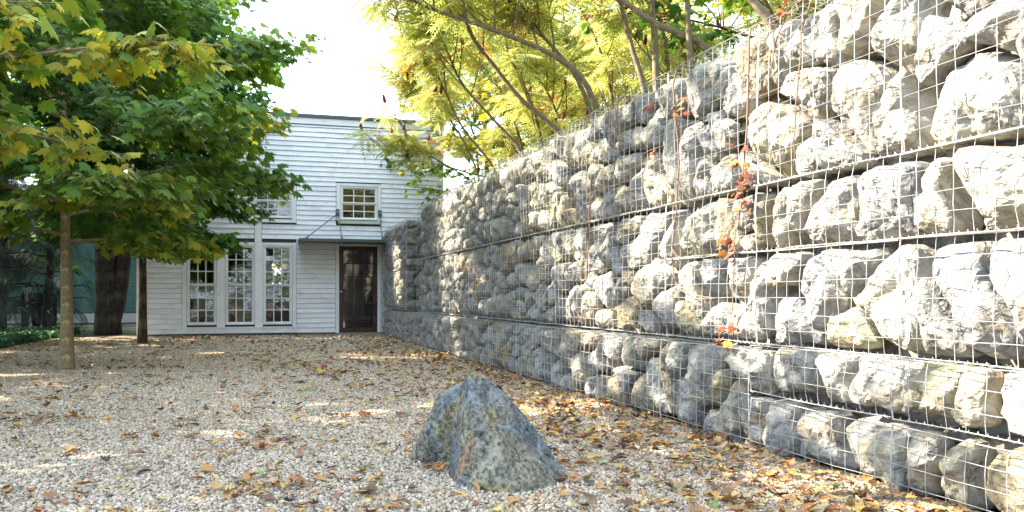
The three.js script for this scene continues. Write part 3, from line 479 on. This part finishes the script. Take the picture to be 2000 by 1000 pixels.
function sumac(pts, rad, o) {
  const r = rng(o.seed), b = V(...pts[0]), T = grp('sumac_tree', null, b.x, b.y, b.z); tag(T, o.label, 'tree', o.group);
  const c = smooth(pts.map(p => V(...p).sub(b)), 16); obj('trunk', tube(c, c.map((p, i) => lerp(rad, rad * .35, i / 16)), 8, .12), sumacBark, T);
  const tips = [{ p: c[16], d: c[16].clone().sub(c[14]).normalize() }], m4 = [[], [], []], cs = [[], [], []];
  for (let i = 0; i < o.forks; i++) {
    const t = lerp(o.from ?? .35, 1, (i + r()) / o.forks), k = clamp(t * 16, 0, 15.99), a = c[k | 0].clone().lerp(c[(k | 0) + 1], k % 1), td = c[Math.min(16, (k | 0) + 1)].clone().sub(c[k | 0]).normalize(), az = r() * 6.28, d = td.clone().multiplyScalar(.5).add(V(Math.cos(az) * .75 - .15, .45 + .4 * r(), Math.sin(az) * .75)).normalize(), L = o.reach * (.5 + .8 * r());
    const m = a.clone().addScaledVector(d, L * .55).add(V(0, -.06 * L, 0)), e = a.clone().addScaledVector(d, L).add(V(-.05 * L, .10 * L, 0)), cc = smooth([a, m, e], 6); const gs = [tube(cc, cc.map((p, j) => lerp(rad * .38, .007, j / 6)), 5)]; tips.push({ p: e, d: e.clone().sub(m).normalize() });
    for (let j = 0; j < 2; j++) { const f = a.clone().lerp(e, .4 + .4 * r()), d2 = d.clone().add(V(r() - .5, r() - .2, r() - .5)).normalize(), e2 = f.clone().addScaledVector(d2, L * (.35 + .3 * r())); gs.push(tube([f, f.clone().lerp(e2, .5).add(V(0, -.03, 0)), e2], [.010, .008, .005], 4)); tips.push({ p: e2, d: d2 }); }
    obj('branch', gs, sumacBark, T);
  }
  tips.forEach((q, ti) => {
    const n = 6 + (r() * 5 | 0), hue = r();
    for (let i = 0; i < n; i++) {
      const a = i / n * 6.28 + r(), out = V(Math.cos(a), 0, Math.sin(a)).addScaledVector(q.d, .5), s = o.leaf * (.65 + .6 * r()), M = leafPose(q.p.clone().addScaledVector(q.d, -.12 * r()), out, -.35 + .9 * r(), (r() - .5) * .9, s), k = r() * 3 | 0, b = .85 + .3 * r(), g = hue * .6 + r() * .4;
      m4[k].push(M); cs[k].push(r() < .025 ? lin(.55, .16, .03) : lin(lerp(.38, .66, g) * b, lerp(.46, .62, g) * b, lerp(.09, .22, g) * b));
    }
    if (ti % 3 === 0 && o.fruit) { const f = obj('fruit_cone', fruitGeo, fruitMat, T); f.position.copy(q.p); f.rotation.set((r() - .5) * .8, 0, (r() - .5) * .8); f.scale.setScalar(.9 + .5 * r()); }
  });
  const cr = grp('crown', T); cr.userData.kind = 'stuff'; sumacLeaf.forEach((g, k) => { if (m4[k].length) inst('foliage', g, sumacWhite, m4[k], cs[k], cr); });
}
const edgeSumac = [
  [[3.67, 2.35, -9.99], [3.62, 2.90, -9.99], [3.12, 3.38, -10.13], [2.81, 3.79, -10.23], [2.54, 4.17, -10.31], [2.41, 4.59, -10.35], [2.33, 4.97, -10.37]],
  [[3.77, 2.35, -9.07], [3.72, 2.97, -9.07], [3.56, 3.40, -9.12], [3.27, 3.65, -9.20], [2.90, 3.84, -9.32], [2.29, 4.07, -9.50], [1.89, 4.21, -9.62], [1.61, 4.36, -9.70]],
  [[3.87, 2.35, -9.47], [3.82, 3.02, -9.47], [3.62, 3.55, -9.53], [3.41, 3.84, -9.60], [3.21, 4.08, -9.66], [2.98, 4.45, -9.72], [2.90, 4.81, -9.75]],
  [[3.67, 2.35, -7.65], [3.62, 2.95, -7.65], [3.50, 3.39, -7.69], [3.40, 3.83, -7.72], [3.37, 4.12, -7.73], [3.3, 4.9, -7.75]],
  [[3.77, 2.35, -7.59], [3.72, 3.00, -7.59], [3.70, 3.52, -7.59], [3.67, 3.81, -7.60], [3.65, 4.16, -7.61], [3.6, 4.9, -7.62]],
  [[3.87, 2.35, -6.71], [3.82, 3.07, -6.71], [3.33, 3.34, -6.85], [3.03, 3.56, -6.94], [2.79, 3.71, -7.01], [2.3, 4.0, -7.1]],
  [[3.67, 2.35, -6.72], [3.62, 2.96, -6.72], [3.60, 3.29, -6.72], [3.59, 3.52, -6.72], [3.57, 3.83, -6.73], [3.5, 4.7, -6.7]],
  [[3.77, 2.35, -5.66], [3.72, 3.00, -5.66], [3.59, 3.18, -5.70], [3.48, 3.37, -5.73], [3.2, 3.9, -5.8]],
  [[3.87, 2.35, -14.88], [3.82, 3.02, -14.88], [3.47, 3.85, -14.98], [2.98, 4.43, -15.13], [2.63, 4.58, -15.23]],
  [[3.67, 2.35, -13.06], [3.62, 2.90, -13.06], [3.12, 3.60, -13.21], [2.75, 4.41, -13.32], [2.55, 4.80, -13.38]],
  [[3.77, 2.35, -11.87], [3.72, 2.96, -11.87], [3.27, 3.52, -12.00], [2.84, 4.04, -12.13], [2.48, 4.78, -12.24], [1.92, 4.93, -12.41]],
  [[3.87, 2.35, -15.25], [3.82, 2.96, -15.25], [3.41, 3.28, -15.38], [2.90, 3.54, -15.53], [2.65, 3.45, -15.60]]];
const eRad = [.038, .04, .033, .035, .044, .038, .035, .044, .024, .025, .027, .02], eFork = [10, 11, 10, 6, 6, 4, 5, 3, 13, 13, 13, 9];
const eLab = ['sumac with a long straight slanting trunk rooted at the wall top', 'sumac whose trunk bends over almost level above the gravel', 'sumac with a curved trunk rising beside the one that bends level', 'sumac with a slim trunk leaning slightly beside the upright stem', 'sumac with a thick upright trunk behind the wall edge', 'sumac stem slanting steeply across the upright trunks', 'sumac with a thin straight upright stem near the slanting stem', 'pale sumac trunk leaning out by the dry creeper tangle', 'slender sumac reaching towards the house roof', 'slender sumac with a straight stem beside the arching one', 'slender sumac arching far out over the gravel', 'low sumac branch drooping in front of the house wall'];
edgeSumac.forEach((p, i) => sumac(p, eRad[i], { seed: 800 + i * 13, forks: eFork[i], from: i === 11 || i === 8 ? .45 : .5, reach: i > 7 ? .75 : .85, leaf: .40, fruit: 1, group: 'sumacs rooted along the wall top', label: eLab[i] }));
{ const r = rng(4242);
  for (let i = 0; i < 30; i++) { const z = -5.0 - 14.5 * Math.pow((i + r()) / 30, .72), x = 4.4 + 3.6 * ((i * .618) % 1), H = 2.2 + 2.6 * r(), ln = -.25 - .35 * r(), y = 2.42 + (x - 3.5) * .05;
    sumac([[x, y - .1, z], [x + ln * .25, y + H * .4, z + (r() - .5) * .3], [x + ln * H * .4, y + H * .75, z + (r() - .5) * .5], [x + ln * H * .7, y + H, z + (r() - .5) * .6]], .026 + .012 * r(), { seed: 2000 + i * 7, forks: 12, from: .15, reach: .8, leaf: .42, fruit: i % 2, group: 'sumac thicket on the bank', label: 'slender yellow green sumac in the thicket behind the wall' }); }
}

// ---------------------------------------------------------------- boulder
{
  const hull = P => { const g = new ConvexGeometry(P.map(p => V(...p))), q = g.attributes.position, out = []; for (let i = 0; i < q.count; i += 3) { const a = V().fromBufferAttribute(q, i), b = V().fromBufferAttribute(q, i + 1), c = V().fromBufferAttribute(q, i + 2), n = b.sub(a).cross(c.sub(a)).normalize(); out.push([n, n.dot(a)]); } return out; };
  const H = [hull([[-.115, .555, -.08], [-.07, .56, -.13], [.0, .50, -.12], [.123, .40, -.1], [.203, .305, -.1], [.29, .17, -.08], [.41, .03, -.03], [.40, -.12, .2], [.25, -.12, .37], [.05, -.12, .36], [-.16, -.12, .16], [-.21, -.12, -.07], [-.11, .50, -.03], [-.03, .30, .105], [-.06, .21, .145], [-.045, .43, .03], [.1, -.12, -.5], [.35, -.12, -.3], [-.20, .38, -.25]]),
    hull([[-.265, .43, -.34], [-.30, .37, -.45], [-.385, .19, -.43], [-.55, -.12, -.68], [-.32, -.12, -.57], [-.14, .47, -.3], [-.08, .42, -.14], [-.27, .22, -.24], [-.15, -.12, -.3], [-.1, -.12, -.7], [.05, .1, -.2], [-.2, .38, -.2]])];
  const C = V(-.12, .19, -.24); let g = new THREE.IcosahedronGeometry(1, 72); g = mergeVertices(g.deleteAttribute('uv').deleteAttribute('normal')); const p = g.attributes.position, col = [], uv = [];
  for (let i = 0; i < p.count; i++) {
    const d = V().fromBufferAttribute(p, i).normalize(); let R = 0; H.forEach(pl => { let t = 9; pl.forEach(([n, c]) => { const den = n.dot(d); if (den > 1e-6) t = Math.min(t, (c - n.dot(C)) / den); }); R = Math.max(R, t); });
    let q = C.clone().addScaledVector(d, R); const n = fbm(q.x * 4, q.y * 4, q.z * 4, 5), cr = Math.pow(1 - Math.abs(n3(q.x * 5 + q.y * 3, q.y * 4, q.z * 5 + 8)), 9), st = n3(q.x * 16 + q.y * 9, q.y * 5, q.z * 16); const chip = Math.abs(n3(q.x * 9 + 3, q.y * 9, q.z * 9)) - .25, bed = Math.round((q.y * .8 + q.x * .5 + n3(q.x * 3, q.y * 3, q.z * 3) * .12) * 22) % 2; q.addScaledVector(d, n * .013 - cr * .020 + st * .006 + chip * .010 + bed * .0025 + .006 * n3(q.x * 40, q.y * 40, q.z * 40));
    p.setXYZ(i, q.x, Math.max(q.y, -.08), q.z); uv.push(q.x + q.z * .5, q.y + q.z * .4);
    // blue grey stone, olive weathering in patches, a rust seam low on the front rib
    const m = clamp(.5 + 1.9 * fbm(q.x * 2.3 + 4, q.y * 2.3, q.z * 2.3 + 2, 3), 0, 1), w = clamp(fbm(q.x * 9, q.y * 9, q.z * 9, 3) * 1.5, -.5, 1), c = [lerp(.135, .215, m), lerp(.16, .20, m), lerp(.165, .145, m)].map(v => v * (1 + w * .35));
    const och = clamp((fbm(q.x * 6 + 9, q.y * 6, q.z * 6 + 1, 3) - .30) * 4, 0, .5), rl = Math.hypot((q.x + .115 + (q.y - .12) * -.42) / .026, (q.y - .13) / .11), rust = .75 * clamp(1.3 - rl + 1.0 * fbm(q.x * 14, q.y * 14, q.z * 14, 3), 0, 1) * (q.z > .02 ? 1 : 0);
    [.30, .25, .08].forEach((v, k) => c[k] = lerp(c[k], v, och)); [.27, .165, .10].forEach((v, k) => c[k] = lerp(c[k], v, rust)); col.push(...c);
  }
  g.setAttribute('color', new THREE.Float32BufferAttribute(col, 3)); g = toCreasedNormals(g, .5);
  { const P = g.attributes.position, uvs = new Float32Array(P.count * 2), a = V(), b = V(), c = V(); for (let i = 0; i < P.count; i += 3) { a.fromBufferAttribute(P, i); b.fromBufferAttribute(P, i + 1).sub(a); c.fromBufferAttribute(P, i + 2).sub(a); b.cross(c); const ax = Math.abs(b.x), ay = Math.abs(b.y), az = Math.abs(b.z); for (let k = 0; k < 3; k++) { const x = P.getX(i + k), y = P.getY(i + k), z = P.getZ(i + k); uvs.set(ax > ay && ax > az ? [z, y] : ay > az ? [x, z] : [x, y], (i + k) * 2); } } g.setAttribute('uv', new THREE.BufferAttribute(uvs, 2)); }
  const bm = tex(512, i => { const lich = clamp((S3[i] - .58) * 8, 0, 1), v = .86 + (S2[i] - .5) * .6 + (S3[i] - .5) * 1.0 - clamp((ridge(i) - .88) * 6, 0, 1) * .35; return [v + lich * .14, v + lich * .13, v + lich * .04]; }, true, 4);
  const b = obj('boulder', g, new THREE.MeshStandardMaterial({ vertexColors: true, roughness: .88, map: bm, bumpMap: stoneBump, bumpScale: .03 })); b.position.set(1.137, 0, -4.25); b.rotation.y = -.2895; tag(b, 'pointed blue grey boulder standing on the gravel', 'boulder');
}

// ---------------------------------------------------------------- fallen leaves, apples
function leaflet(curl, fold) { const pos = [], uv = [], idx = [], W = [.02, .13, .17, .13, .02]; for (let i = 0; i < 5; i++) for (const s of [-1, 0, 1]) { const y = i / 4; pos.push(s * W[i], y + .06 * Math.sin(y * 5) * (s ? 0 : 1), curl * (y - .5) * (y - .5) * 1.6 + Math.abs(s) * fold * W[i] * (1 + .5 * Math.sin(i * 2 + s))); uv.push(s * W[i], y); } for (let i = 0; i < 4; i++) for (let k = 0; k < 2; k++) { const a = i * 3 + k; idx.push(a, a + 1, a + 3, a + 1, a + 4, a + 3); } return geom(pos, uv, idx); }
{
  const r = rng(606), shapes = [leaflet(.15, .35), leaflet(.4, .7), leaflet(-.15, .8), mapleLeaf(-.3, -.25), mapleLeaf(-.6, -.6), leaflet(.6, .3)];
  const tint = [[.42, .19, .045], [.46, .27, .075], [.23, .115, .05], [.50, .36, .08], [.12, .065, .035], [.32, .11, .035], [.42, .32, .17], [.06, .04, .03], [.18, .25, .06]];
  const word = ['orange', 'tan orange', 'brown', 'yellow', 'dark brown', 'russet', 'pale tan', 'blackened', 'green'];
  const mats = tint.map(c => new THREE.MeshPhysicalMaterial({ color: lin(...c), roughness: .75, transmission: .12, thickness: 0, side: THREE.DoubleSide }));
  const all = [];
  for (let i = 0; i < 52000 && all.length < 7500; i++) {
    const z = -2.3 - 18.3 * Math.pow(r(), 1.5), x = lerp(-4.8, 2.9, r()); if (!inCourt(x, z)) continue; const F = .2854 * x - .9584 * z, R = .9584 * x + .2854 * z; if (Math.abs(R) > F * .62 + .1) continue;
    const lw = 2.92 - x, pz = z > -14 ? 1 : .55, dens = .06 + (x > -2.5 ? .03 : 0) + .85 * Math.exp(-Math.pow(lw / .95, 2)) * pz + .10 * Math.exp(-Math.pow((x - 1.2) / 1.3, 2)) + .85 * Math.max(0, fbm(x * 1.3, 3, z * 1.3, 3) - .08) ;
    if (r() > dens) continue; const lx = x - 1.137, lz = z + 4.25; if (Math.hypot(lx / .5, lz / .42) < .66) continue;
    const k = r() < .70 ? [0, 1, 2, 5][r() * 4 | 0] : 3 + (r() * 2 | 0), s = k === 3 || k === 4 ? .034 + .07 * r() * r() : .05 + .09 * r() * r(), q = new THREE.Quaternion().setFromEuler(new THREE.Euler((r() - .5) * .45, r() * 6.28, (r() - .5) * .6, 'YXZ')).multiply(new THREE.Quaternion().setFromAxisAngle(V(1, 0, 0), -Math.PI / 2));
    all.push({ k, s, q, p: V(x, .017 + .012 * r() + (lw < .8 ? .012 * r() : 0), z), c: Math.min(8, [0, 0, 1, 1, 2, 2, 3, 3, 4, 5, 5, 6, 7, 2, 0, 8][Math.min(15, r() * 15.6 | 0)]), d: F });
  }
  all.sort((a, b) => b.s / b.d - a.s / a.d);
  all.splice(0, 300).forEach(l => { const m = obj('fallen_leaf', shapes[l.k], mats[l.c]); m.position.copy(l.p); m.quaternion.copy(l.q); m.scale.setScalar(l.s); const lobed = l.k === 3 || l.k === 4; tag(m, `${word[l.c]} ${lobed ? 'lobed' : 'narrow'} fallen leaf curled on the gravel`, 'leaf', `${word[l.c]} ${lobed ? 'lobed' : 'narrow'} leaves on the gravel`); });
  const root = grp('fallen_leaves'); tag(root, 'small dry leaf litter scattered over the gravel', 'leaf litter', null, 'stuff');
  shapes.forEach((g, k) => { const L = all.filter(l => l.k === k); inst('litter', g, litterMat(), L.map(l => new THREE.Matrix4().compose(l.p, l.q, V(l.s, l.s, l.s))), L.map(l => lin(...tint[l.c])), root); });
  function litterMat() { return new THREE.MeshPhysicalMaterial({ color: 0xffffff, roughness: .75, transmission: .12, thickness: 0, side: THREE.DoubleSide }); }
  const ag = new THREE.LatheGeometry([[.002, .060], [.014, .066], [.028, .060], [.036, .042], [.033, .020], [.018, .004], [.004, .008]].map(p => new THREE.Vector2(...p)), 14), am = [[.30, .05, .035], [.36, .10, .05], [.42, .33, .10]].map(c => std(lin(...c), .4));
  [[-1.755, -20.5, 0], [-1.57, -20.28, 1], [-1.11, -19.68, 1], [-1.04, -19.9, 2], [-.985, -19.8, 0], [-1.18, -17.69, 0], [-.55, -20.46, 0], [-.40, -19.93, 0], [-.068, -17.73, 0], [-1.05, -20.3, 2], [.83, -11.23, 0], [-1.25, -19.5, 0]].forEach(([x, z, k], i) => { const a = obj('fallen_apple', ag, am[k]); a.position.set(x, .008, z); a.rotation.set(.3 * Math.sin(i * 3), i, .2); a.scale.setScalar(1.0); tag(a, k === 2 ? 'yellow windfall apple lying on the gravel' : 'red windfall apple lying on the gravel', 'apple', k === 2 ? 'yellow apples on the gravel' : 'red apples on the gravel'); });
}

// ---------------------------------------------------------------- vines and ironwork on the wall
{
  const rust = std(lin(.16, .075, .035), .85), stem = std(lin(.17, .11, .075), .9), r = rng(31);
  const rod = grp('iron_rod', null, 2.985, 1.1, -7.48); tag(rod, 'rusty iron rod with a hooked end hanging on the wire wall', 'rod'); const L = (...p) => p.map(q => V(...q).sub(V(2.985, 1.1, -7.48)));
  obj('shaft', tube(L([2.967, 2.05, -7.39], [2.955, 1.60, -7.43], [2.95, 1.10, -7.48]), [.008, .008, .008], 6), rust, rod); obj('hook', tube(L([2.95, 1.10, -7.48], [2.945, 1.085, -7.55], [2.945, 1.12, -7.64], [2.95, 1.2, -7.60]), [.008, .008, .007, .006], 6), rust, rod);
  const vine = (pts, leaves, label, hue) => {
    const b = V(...pts[0]), T = grp('creeper_vine', null, b.x, b.y, b.z); tag(T, label, 'vine', 'creepers on the stone wall'); const c = smooth(pts.map(p => V(...p).sub(b)), 28).map((p, i) => p.add(V(.008 * n3(i * .6, b.z, 1), 0, i ? .035 * n3(i * .37, b.z * 7, 2) : 0))).filter((p, i) => i % 1 === 0); const gs = [tube(c, c.map((p, i) => lerp(.008, .003, i / 28)), 5)];
    for (let i = 0; i < 9; i++) { const a = c[3 + i * 2], e = a.clone().add(V(-.02 - .03 * r(), (r() - .5) * .3, (r() - .5) * .45)); gs.push(tube([a, a.clone().lerp(e, .5).add(V(-.02, .02, 0)), e], [.004, .003, .002], 4)); } obj('stem', gs, stem, T);
    leaves.forEach(([y, z, n]) => { for (let i = 0; i < n; i++) { const k = r(), c3 = k < hue ? [.20, .05, .022] : k < .72 ? [.30, .14, .035] : k < .9 ? [.12, .05, .03] : [.28, .31, .05], key = c3.join(), m = obj('leaf', leafGeos[i % 3], vineM[key] ||= leafMat(...c3, .35), T); leafPose(V((y > 1.63 ? 2.965 : y > .66 ? 2.95 : 2.9) - .03 * r(), y + (r() - .5) * .16, z + (r() - .5) * .2).sub(b), V(-1, -.2, (r() - .5) * 2), .9 * r() + .3, (r() - .5) * 1.4, .035 + .04 * r()).decompose(m.position, m.quaternion, m.scale); } });
  };
  const vineM = {};
  vine([[3.10, 2.65, -5.75], [2.967, 2.62, -5.72], [2.967, 1.91, -5.69], [2.952, 1.50, -5.71], [2.952, 1.24, -5.76], [2.952, 1.01, -5.66], [2.96, .957, -5.45], [2.952, .933, -5.16]], [[2.47, -6.15, 6], [2.31, -5.6, 9]], 'bare creeper stem bending along the wall above the ledge', .4);
  vine([[3.12, 2.66, -6.8], [2.967, 2.62, -6.75], [2.965, 2.33, -6.77], [2.967, 2.14, -6.64]], [[2.04, -6.0, 5]], 'short woody creeper hanging from the wall top', .2);
  vine([[3.12, 2.66, -4.7], [2.967, 2.62, -4.72], [2.965, 2.2, -4.75], [2.952, 1.70, -4.80], [2.952, 1.50, -4.82], [2.952, 1.30, -4.90], [2.952, .9, -4.92], [2.94, .70, -4.95]], [[1.86, -4.84, 6], [1.68, -4.75, 13], [1.55, -4.78, 12], [1.29, -4.95, 8], [.70, -5.0, 10]], 'creeper with red and orange leaves climbing down the baskets', .5);
  vine([[3.25, 2.66, -3.9], [3.08, 2.70, -4.2], [2.967, 2.58, -4.35], [2.965, 2.35, -4.5], [2.967, 2.05, -4.55]], [[2.62, -4.3, 5]], 'dry reddish creeper tangle over the top of the wall', .6);
  vine([[3.25, 2.66, -3.6], [3.10, 2.70, -3.9], [2.967, 2.6, -4.1], [2.967, 2.4, -4.2], [2.952, 1.9, -4.25], [2.98, 1.7, -4.3]], [], 'thin dry vine strands drooping from the wall top', .6);
}

// ---------------------------------------------------------------- beyond the yard: green shed, gate, evergreens, ground cover
{
  const sh = grp('green_shed', null, -9, 0, -34); tag(sh, 'teal green clapboard shed behind the evergreens', 'shed'); const teal = std(lin(.075, .18, .15), .8, { map: paintNoise }), rows = [];
  for (let y = .35; y < 3.4; y += .13) { const p = [-8, y, .03, 6.2, y, .03, 6.2, y + .14, .006, -8, y + .14, .006]; rows.push(geom([...p, -8, y, 0, 6.2, y, 0], [-8, y, 6.2, y, 6.2, y + .13, -8, y + .13, -8, y, 6.2, y], [0, 1, 2, 0, 2, 3, 4, 5, 1, 4, 1, 0])); }
  const sd = obj('siding', rows, teal, sh); sd.userData.kind = 'stuff'; obj('wall', box(-8, 6.2, .3, 3.5, -5, -.005), teal, sh); obj('foundation', box(-7.98, 6.18, -.1, .3, -4.9, .02), std(lin(.42, .42, .40), .9), sh); obj('corner_board', box(6.2, 6.32, .3, 3.5, -.1, .05), trimWhite, sh);
  const rg = new THREE.CylinderGeometry(3.1, 3.1, 14.6, 3, 1); rg.rotateZ(Math.PI / 2); rg.scale(1, .5, 1); rg.translate(-.9, 4.0, -2.5); obj('roof', rg, std(lin(.07, .07, .075), .9), sh);
  const gt = grp('board_gate', null, -5.75, 0, -27); tag(gt, 'dark board gate held by a pale leaning post', 'gate'); const dk = std(lin(.05, .032, .022), .9, { map: barkMap }); for (let i = 0; i < 7; i++) obj('board', box(-.55 + i * .13, -.43 + i * .13, .08, 1.02 + .03 * (i % 2), 0, .025), dk, gt); obj('rail', box(-.56, .36, .25, .33, -.03, -.002), dk, gt); obj('rail', box(-.56, .36, .78, .86, -.03, -.002), dk, gt); const po = obj('post', box(-.04, .04, 0, 1.15, .03, .09), std(lin(.5, .5, .48), .8), gt); po.rotation.z = .12; po.position.x = -.3;
  // hemlocks with drooping sprays
  const spray = pinnate(12, .55, .018), dark = std(lin(1, 1, 1), .8, { side: THREE.DoubleSide });
  [[-6.7, -26.6, 5.5, 5], [-5.25, -25.0, 3.8, 6], [-6.1, -23.4, 4.5, 7], [-7.6, -24.6, 5, 9]].forEach(([x, z, h, sdv], ti) => {
    const r = rng(sdv * 91), T = grp('hemlock_tree', null, x, 0, z); tag(T, 'dark hemlock with drooping boughs at the gravel edge', 'tree', 'hemlocks at the edge of the gravel'); obj('trunk', tube([V(0, 0, 0), V(.1, h * .5, 0), V(.05, h, .05)], [.14, .09, .02], 8, .1), oldBark, T); const m4 = [], cs = [];
    for (let i = 0; i < h * 9; i++) { const f = (i + r()) / (h * 9), y = lerp(.6, h, f), az = i * 2.4 + r(), L = (1 - f * .8) * 1.75 * (.7 + .5 * r()), d = V(Math.cos(az), .12, Math.sin(az)), e = V(.08, y, 0).addScaledVector(d, L).add(V(0, -.28 * L, 0)), c = [V(.08, y, 0), V(.08, y, 0).addScaledVector(d, L * .5), e]; obj('limb', tube(c, [.025, .015, .005], 5), oldBark, T);
      for (let k = 0; k < 22; k++) { const t = .15 + .85 * r(), p = t < .5 ? c[0].clone().lerp(c[1], t * 2) : c[1].clone().lerp(c[2], t * 2 - 1); m4.push(leafPose(p, d.clone().applyAxisAngle(V(0, 1, 0), (k % 2 ? 1 : -1) * (.4 + .7 * r())), .2 + .8 * r(), (r() - .5) * .8, .28 + .2 * r())); const b = .7 + .6 * r(); cs.push(lin(.022 * b, .045 * b, .030 * b)); } }
    const cr = grp('crown', T); cr.userData.kind = 'stuff'; inst('foliage', spray, dark, m4, cs, cr);
  });
  { const r = rng(12), m4 = [], cs = []; for (let i = 0; i < 2600; i++) { const t = r(), z = lerp(-14, -24, t), ex = z > -17 ? lerp(-4.7, -4.3, (-14 - z) / 3) : z > -20.8 ? -4.25 : -4.2, x = ex - .05 - 3.0 * r() * r(); m4.push(leafPose(V(x, .03 + .16 * r(), z), V(r() - .5, 0, r() - .5), .1 + .5 * r(), (r() - .5), .06 + .07 * r())); const b = .7 + .6 * r(); cs.push(lin(.05 * b, .13 * b, .05 * b)); } const root = grp('ground_cover'); tag(root, 'low dark green plants edging the gravel', 'ground cover', null, 'stuff'); inst('foliage', leafGeos[1], leafWhite, m4, cs, root); }
}

renderer.render(scene, camera);
